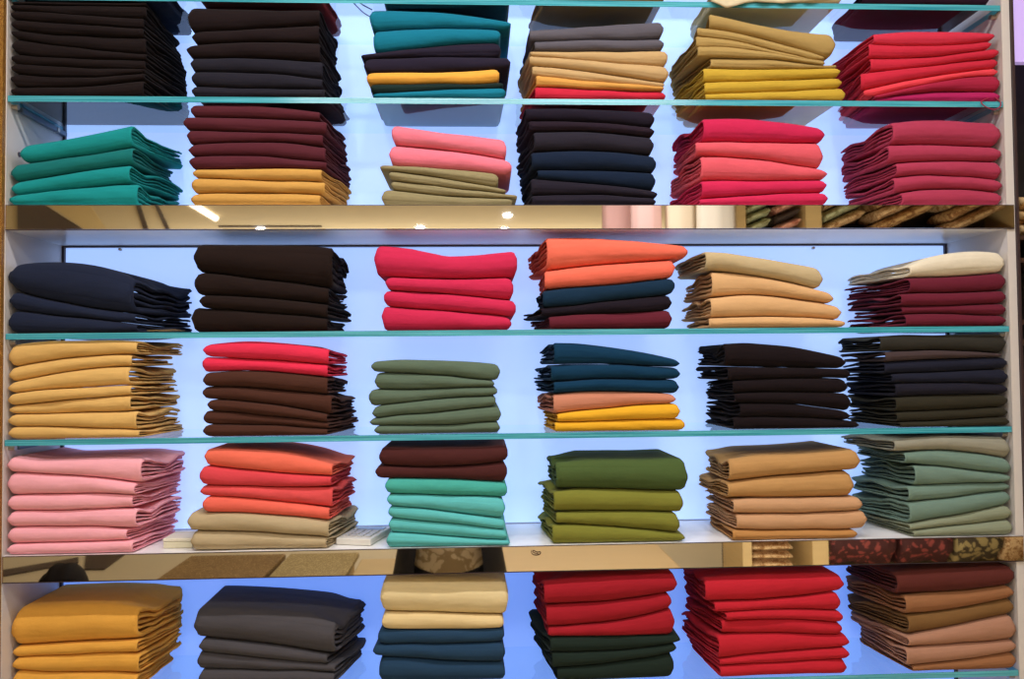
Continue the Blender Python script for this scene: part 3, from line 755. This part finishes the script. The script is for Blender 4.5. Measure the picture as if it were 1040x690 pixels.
# lower shelf of the rack, in the lower mirror strip
redc = pattern_bump(mat('wine_brocade', '8c3c34', .8), 26, '40140f'); teal_c = pattern_bump(mat('teal_stripe_cloth', '2f7d68', .7), 20, 'c9b88a')
def lowset(xa, xb, m, nm, where, n, seed, h=.09):
    if m is not flor or xa > 900: n, h = 1, .30
    for k in range(n):
        bundle((rx(xa)+rx(xb))/2, -Y1-.17, zlo+.03+k*(h+.004), (rx(xb)-rx(xa))*.94, .32, h, m, f'{nm}, {(NUM[n-1-k] if k else "lowest")+" " if n > 1 else "standing upright "}{where}', nm+' on the low shelf', 0, seed+k)
lowset(758, 800, flor, 'folded floral cloth', 'beside the lower upright', 4, 200, .05)
lowset(836, 905, redc, 'wine brocade cloth', 'after the upright on the low shelf', 3, 220)
lowset(908, 962, redc, 'plain wine cloth', 'on the low shelf beside brocade', 3, 240)
lowset(964, 1012, paisley, 'dark paisley cloth', 'on the low shelf beside wine cloth', 3, 260)
lowset(1014, 1038, flor, 'golden cloth', 'at the low shelf end', 3, 280)

# hanging garments between ceiling and rack
def hanging(px0, px1, Y, m, label, seed, zl=.35):
    bm = bmesh.new(); xa, xb = rx(px0, 221, Y), rx(px1, 221, Y); w = wav(seed, 3, 2.5)
    ztop = CEIL-.12; nx, nz = 24, 16; g = []
    for j in range(nz):
        row = []
        for i in range(nx):
            a_ = i/(nx-1)*2*math.pi; f = j/(nz-1)
            sc = .6+.4*min(1, f*5)
            rr = 1+.12*math.sin(a_*7+seed)*f
            row.append(bm.verts.new(((xa+xb)/2+math.cos(a_)*(xb-xa)/2*sc*rr, -Y+math.sin(a_)*.07*rr, ztop-f*(ztop-zl))))
        g.append(row)
    for j in range(nz-1):
        for i in range(nx):
            k = (i+1) % nx; bm.faces.new((g[j][i], g[j][k], g[j+1][k], g[j+1][i]))
    bm.faces.new(g[0]); bm.faces.new(g[-1][::-1])
    bmesh.ops.recalc_face_normals(bm, faces=bm.faces)
    r = empty('hanging_garment', ((xa+xb)/2, -Y, zl), label, 'garment', 'garments hanging from the ceiling')
    o = fin(bm, 'cloth', m, None, True); o.parent = r; o.matrix_parent_inverse = Matrix.Translation(-r.location)
    o = tube('hook', steel, [((xa+xb)/2, -Y, ztop-.01), ((xa+xb)/2+.02, -Y, ztop+.04), ((xa+xb)/2, -Y, CEIL-.002)], .004)
    o.parent = r; o.matrix_parent_inverse = Matrix.Translation(-r.location)
hanging(612, 650, 3.3, mat('blush_cloth', 'e3b3ae', .8), 'blush pink hanging garment in the upper mirror strip', 3)
hanging(641, 671, 3.0, mat('pink_cloth', 'e6bcb8', .8), 'paler pink hanging garment beside the blush one', 5)
hanging(676, 706, 3.0, mat('cream_cloth', 'ead9c0', .8), 'cream hanging garment beside the rack', 8)
hanging(708, 746, 2.9, mat('white_cloth', 'e9dfd0', .8), 'off white hanging garment nearest the rack', 9)

# counter, mats and floor seen in the lower mirror strip
mat_tex = pattern_bump(mat('woven_mat', 'b08f58', .8), 60, '80602f')
Y2 = 2.5
def bx2(px0, px1, ztop, depth, nm, m, label, cat, Y=Y2, h=None, bev=.01):
    xa, xb = refl(px0, 570, Y)[0], refl(px1, 570, Y)[0]
    r = empty(nm, ((xa+xb)/2, -Y-depth/2, FLOOR), label, cat)
    hh = ztop-FLOOR; w = xb-xa
    box('top', m, -w/2, w/2, -depth/2, depth/2, hh-.04, hh, r, bev)
    box('base', wood, -w/2+.03, w/2-.03, -depth/2+.03, depth/2-.03, .001, hh-.041, r)
    return r
zt2 = refl(300, 556, 4.0)[1]
bx2(98, 227, zt2-.02, 1.4, 'mat_table', mat_tex, 'low display table under a tan woven mat in the lower mirror strip', 'table')
def floor_poly(nm, pts): tag(poly(nm, brown, [refl_z(px, py, FLOOR+.012) for px, py in pts], .011, (0, 0, -1)), kind='structure')
floor_poly('trim_7', [(-10, 581), (80, 566), (80, 571), (-10, 587)]); floor_poly('trim_8', [(88, 562), (128, 562), (106, 578), (86, 578)])
tag(poly('trim_9', brown, [refl_z(px, py, zc) for px, py in ((222, 229.2), (327, 229.2), (327, 230.4), (222, 230.4))], .01, (0, 0, -1)), kind='structure')
pale_mat = pattern_bump(mat('pale_mat', 'cdb784', .8), 60, 'a08a58')
bx2(233, 326, zt2-.02, 1.4, 'mat_table', pale_mat, 'low display table under a pale woven mat in the lower mirror strip', 'table')
bx2(334, 388, zt2-.02, 1.2, 'low_stand', wood, 'pale low stand beside the woven mat table', 'stand')
counter = add_noise(mat('counter_wood', 'd9b67c', .35), 2, .05, stretch=(1, 8, 1))
bx2(506, 722, zt2+.02, 1.5, 'sales_counter', counter, 'light wood sales counter reflected below the moss green pile', 'counter')

# ------------------------------------------------------------------ two people (reflected)
def skin(name, verts, edges, radii, m, parent, sub=2, root=0):
    me = bpy.data.meshes.new(name); me.from_pydata(verts, edges, []); 
    o = link(name, me, m, parent)
    sk = o.modifiers.new('skin', 'SKIN'); sk.use_smooth_shade = True
    for i, r in enumerate(radii):
        me.skin_vertices[0].data[i].radius = r if isinstance(r, tuple) else (r, r)
    me.skin_vertices[0].data[root].use_root = True
    s = o.modifiers.new('sub', 'SUBSURF'); s.levels = sub; s.render_levels = sub
    return o
def head(parent, c, fwd, hair_m, skin_m):
    """hair cap and a face turned along fwd; c = centre of the head"""
    bm = bmesh.new(); bmesh.ops.create_uvsphere(bm, u_segments=24, v_segments=18, radius=1)
    for v in bm.verts:
        p = v.co.copy(); n = 1+.04*math.sin(9*p.x+5*p.z)
        v.co = Vector((p.x*.088*n, p.y*.108*n, p.z*.118*n))
    bmesh.ops.delete(bm, geom=[v for v in bm.verts if v.co.z < -.02 and v.co.y > -.02 or v.co.z < -.075 or (v.co.y > .07 and v.co.z < .05)], context='VERTS')
    o = fin(bm, 'hair', hair_m, parent, True); o.location = c; o.rotation_euler.z = fwd
    m = o.modifiers.new('t', 'SOLIDIFY'); m.thickness = .01
    for sx in (-1, 1):
        bm = bmesh.new(); bmesh.ops.create_uvsphere(bm, u_segments=10, v_segments=8, radius=.011)
        e = fin(bm, 'eye', eye_m, parent, True); e.location = (c[0]+sx*.031, c[1]+.082, c[2]-.012)
        bm = bmesh.new(); bmesh.ops.create_uvsphere(bm, u_segments=10, v_segments=8, radius=1)
        for v in bm.verts: v.co = Vector((v.co.x*.009, v.co.y*.018, v.co.z*.030))
        e = fin(bm, 'ear', skin_m, parent, True); e.location = (c[0]+sx*.083, c[1], c[2]-.03)
    bm = bmesh.new(); bmesh.ops.create_uvsphere(bm, u_segments=12, v_segments=8, radius=1)
    for v in bm.verts: v.co = Vector((v.co.x*.024, v.co.y*.008, v.co.z*.007))
    e = fin(bm, 'mouth', lip_m, parent, True); e.location = (c[0], c[1]+.094, c[2]-.073)
eye_m = mat('eye', '1c120e', .25); lip_m = mat('lip', '7c3f36', .5)
skin_m = mat('skin', 'a5714f', .55); hair_m = mat('hair', '160e0a', .8, spec=.2)
blk = add_noise(mat('black_trousers', '1c1a1c', .85), 10, .1)
kurta = pattern_bump(mat('beige_kurta', 'e6d0a6', .85), 26, 'b39a6c', .5)
def body_mesh(parent, J, sc=1):
    """one continuous figure from named joints"""
    keys = list(J); idx = {k: i for i, k in enumerate(keys)}
    E = [('pelvis', 'waist'), ('waist', 'chest'), ('chest', 'neck'), ('neck', 'chin'), ('chin', 'crown'), ('chin', 'nose'),
         ('chest', 'shL'), ('shL', 'elL'), ('elL', 'wrL'), ('wrL', 'paL'), ('chest', 'shR'), ('shR', 'elR'), ('elR', 'wrR'), ('wrR', 'paR'),
         ('pelvis', 'hiL'), ('hiL', 'knL'), ('knL', 'anL'), ('anL', 'toL'), ('pelvis', 'hiR'), ('hiR', 'knR'), ('knR', 'anR'), ('anR', 'toR')]
    for sd in 'LR':
        for f in range(5): E.append((f'pa{sd}', f'f{sd}{f}a')); E.append((f'f{sd}{f}a', f'f{sd}{f}b'))
    R = dict(pelvis=(.14, .11), waist=(.13, .10), chest=(.15, .11), neck=.055, chin=(.07, .085), crown=(.075, .095), nose=.016, shL=.06, shR=.06, elL=.042, elR=.042, wrL=.027, wrR=.027, paL=(.034, .018), paR=(.034, .018),
             hiL=.088, hiR=.088, knL=.06, knR=.06, anL=.042, anR=.042, toL=.038, toR=.038)
    rad = [R.get(k, .0085) for k in keys]
    return skin('body', [J[k] for k in keys], [(idx[a], idx[b]) for a, b in E], rad, skin_m, parent)
def fingers(J, sd, d, up, side):
    p = Vector(J['pa'+sd]); d = Vector(d).normalized(); up = Vector(up).normalized(); sv = Vector(side).normalized()
    for f, (o_, l) in enumerate(((-.03, .045), (-.024, .07), (-.008, .078), (.008, .072), (.022, .058))):
        a_ = p+sv*o_+d*(l*.55 if f else .01)+ (up*.01 if f == 0 else up*0)
        b_ = a_+d*(l*.45)+up*(.022)
        if f == 0: b_ = a_+d*.03+sv*-.02+up*.015
        J[f'f{sd}{f}a'] = tuple(a_); J[f'f{sd}{f}b'] = tuple(b_)
def photographer():
    x0p = CX-.14; y0p = CY-.46
    r = empty('person', (x0p, y0p, FLOOR), 'standing person in a beige tunic and black trousers taking the photograph', 'person')
    H = -FLOOR+.08
    J = dict(pelvis=(0, 0, .92), waist=(0, 0, 1.08), chest=(0, .0, 1.32), neck=(0, .01, 1.47), chin=(0, .04, 1.56), crown=(0, .03, 1.66), nose=(0, .135, 1.59),
             shL=(-.18, 0, 1.40), elL=(-.17, .22, 1.28), wrL=(.02, .40, 1.50), paL=(.05, .425, 1.59), shR=(.18, 0, 1.40), elR=(.33, .20, 1.27), wrR=(.27, .40, 1.50), paR=(.232, .425, 1.59),
             hiL=(-.10, 0, .88), knL=(-.11, .02, .48), anL=(-.12, -.01, .085), toL=(-.14, .13, .04), hiR=(.10, 0, .88), knR=(.11, .02, .48), anR=(.12, -.01, .085), toR=(.14, .13, .04))
    fingers(J, 'L', (0, .2, 1), (1, .3, 0), (0, 1, 0)); fingers(J, 'R', (0, .2, 1), (-1, .3, 0), (0, 1, 0))
    body_mesh(r, J)
    k = ['pelvis', 'hiL', 'knL', 'anL', 'hiR', 'knR', 'anR', 'w']
    V = [J[q] if q != 'w' else (0, 0, 1.0) for q in k]
    V[3] = (J['anL'][0], -.01, .10); V[6] = (J['anR'][0], -.01, .10)
    skin('trousers', V, [(0, 1), (1, 2), (2, 3), (0, 4), (4, 5), (5, 6), (0, 7)], [(.165, .13), .115, .085, .07, .115, .085, .07, (.15, .12)], blk, r)
    # tunic: flared tube with a curved hem
    bm = bmesh.new(); g = []
    zh = refl(445, 571, 2.25)[1]-FLOOR
    lv = [(1.46, .085, .07), (1.40, .19, .10), (1.28, .20, .13), (1.10, .185, .135), (.95, .20, .155), (zh+.03, .235, .19)]
    for j, (z, a_, b_) in enumerate(lv):
        row = []
        for i in range(28):
            t = i/28*2*math.pi
            dz = -.05*abs(math.sin(t))**1.5+.06*abs(math.cos(t))**6 if j == len(lv)-1 else 0
            row.append(bm.verts.new((math.cos(t)*a_, math.sin(t)*b_*(1+.05*math.sin(t*5)*(j/5)), z+dz)))
        g.append(row)
    for j in range(len(lv)-1):
        for i in range(28):
            q = (i+1) % 28; bm.faces.new((g[j][i], g[j+1][i], g[j+1][q], g[j][q]))
    o = fin(bm, 'tunic', kurta, r, True); md = o.modifiers.new('t', 'SOLIDIFY'); md.thickness = .004
    bm = bmesh.new(); g = []
    for z, a_, b_ in [(1.43, .12, .10), (1.38, .215, .13), (1.1, .215, .17), (.8, .26, .215), (zh-.10, .30, .235)]:
        g.append([bm.verts.new((math.cos(t)*a_, math.sin(t)*b_, z)) for t in [math.radians(90+38+i*284/24) for i in range(25)]])
    for j in range(4):
        for i in range(24): bm.faces.new((g[j][i], g[j+1][i], g[j+1][i+1], g[j][i+1]))
    o = fin(bm, 'coat', blk, r, True); md = o.modifiers.new('t', 'SOLIDIFY'); md.thickness = .004
    r['label'] = 'standing person in a long beige tunic, open black coat and trousers, taking the photograph'
    for sd in (-1, 1):
        q = 'L' if sd < 0 else 'R'
        m_ = (Vector(J['el'+q])+Vector(J['wr'+q]))/2
        skin('sleeve', [J['sh'+q], J['el'+q], tuple(m_)], [(0, 1), (1, 2)], [.075, .058, .05], kurta, r)
    head(r, (0, .03, 1.63), 0, hair_m, skin_m)
    # phone held just behind the lens
    ph = empty('phone', (CX, CY-.018, -.02), 'black phone held up by the standing person', 'phone')
    box('case', mat('phone_black', '101012', .3), -.08, .08, -.004, .004, -.04, .04, ph, .003)
    cyl('lens', mat('phone_lens', '0a0a10', .1), (0, .003, .02), (0, .0065, .02), .008, ph)
photographer()
def sitter():
    hx, hz = refl(70, 575, 1.45)
    r = empty('person', (hx, -1.45, FLOOR), 'person with black hair seated low, top of head in the lower mirror strip', 'person')
    top = hz-FLOOR+.01       # seated on the floor, head top here
    z0 = top-.86
    st = z0 > .02
    J = dict(pelvis=(0, 0, z0+.12), waist=(0, 0, z0+.26), chest=(0, .01, z0+.47), neck=(0, .03, z0+.60), chin=(0, .06, z0+.68), crown=(0, .04, z0+.78), nose=(0, .155, z0+.71),
             shL=(-.17, .01, z0+.54), elL=(-.22, .06, z0+.30), wrL=(-.16, .25, z0+.20), paL=(-.14, .31, z0+.18), shR=(.17, .01, z0+.54), elR=(.22, .06, z0+.30), wrR=(.16, .25, z0+.20), paR=(.14, .31, z0+.18),
             hiL=(-.10, .03, z0+.10), knL=(-.32, .32, z0+.12), anL=(-.02, .36, max(z0+.05, .05)), toL=(.10, .38, max(z0+.04, .04)), hiR=(.10, .03, z0+.10), knR=(.32, .32, z0+.12), anR=(.03, .27, max(z0+.05, .05)), toR=(-.09, .27, max(z0+.04, .04)))
    fingers(J, 'L', (0, 1, -.2), (0, 0, -1), (1, 0, 0)); fingers(J, 'R', (0, 1, -.2), (0, 0, -1), (-1, 0, 0))
    body_mesh(r, J)
    skin('shirt', [J['pelvis'], J['waist'], J['chest'], J['shL'], J['elL'], J['shR'], J['elR']], [(0, 1), (1, 2), (2, 3), (3, 4), (2, 5), (5, 6)], [(.16, .13), (.15, .12), (.165, .125), .075, .06, .075, .06], mat('sand_shirt', 'b7a98c', .85), r)
    skin('trousers', [J['pelvis'], J['hiL'], J['knL'], J['anL'], J['hiR'], J['knR'], J['anR']], [(0, 1), (1, 2), (2, 3), (0, 4), (4, 5), (5, 6)], [(.17, .12), .10, .075, .055, .10, .075, .055], blk, r)
    head(r, (0, .04, z0+.755), 0, hair_m, skin_m)
    if st:
        s_ = empty('floor_cushion', (hx, -1.42, FLOOR), 'round floor cushion under the seated person', 'cushion')
        cyl('pad', mat('cushion', '7a2f2a', .9), (0, 0, .002), (0, 0, max(z0+.015, .02)), .42, s_, 32)
sitter()

# ------------------------------------------------------------------ added fill lights, without fixtures
def area(x, y, z, sx, sy, p, col, rot=(0, 0, 0)):
    l = bpy.data.lights.new('fill_light', 'AREA'); l.shape = 'RECTANGLE'; l.size = sx; l.size_y = sy; l.energy = p; l.color = col
    o = bpy.data.objects.new('fill_light', l); C.objects.link(o); o.location = (x, y, z); o.rotation_euler = rot
area(0, -2.4, CEIL-.03, 2.2, .4, 48, (.95, .97, 1))  # added soft fill on the cabinet front, no fixture
area(0, -8.9, CEIL-.03, 6.0, .4, 80, (1, .97, .92))  # added fill at the far end, kept out of the mirrors
area(0, -7.6, .45, 7.0, .3, 90, (1, .97, .92), (math.pi, 0, 0))  # added uplight that brightens the ceiling reflected in the upper mirror strip
area(1.8, -2.0, -1.25, 2.4, .2, 16, (1, .97, .92), (math.radians(-75), 0, 0))  # added unseen lamp brightening the lower part of the rack
area(2.0, -2.1, .2, 2.2, .2, 16, (1, .97, .92), (math.radians(-90), 0, 0))  # added unseen lamp brightening the upper rack cloths
w = bpy.data.worlds.new('world'); S.world = w; w.use_nodes = True
w.node_tree.nodes['Background'].inputs[0].default_value = (.8, .85, 1, 1)
w.node_tree.nodes['Background'].inputs[1].default_value = .1
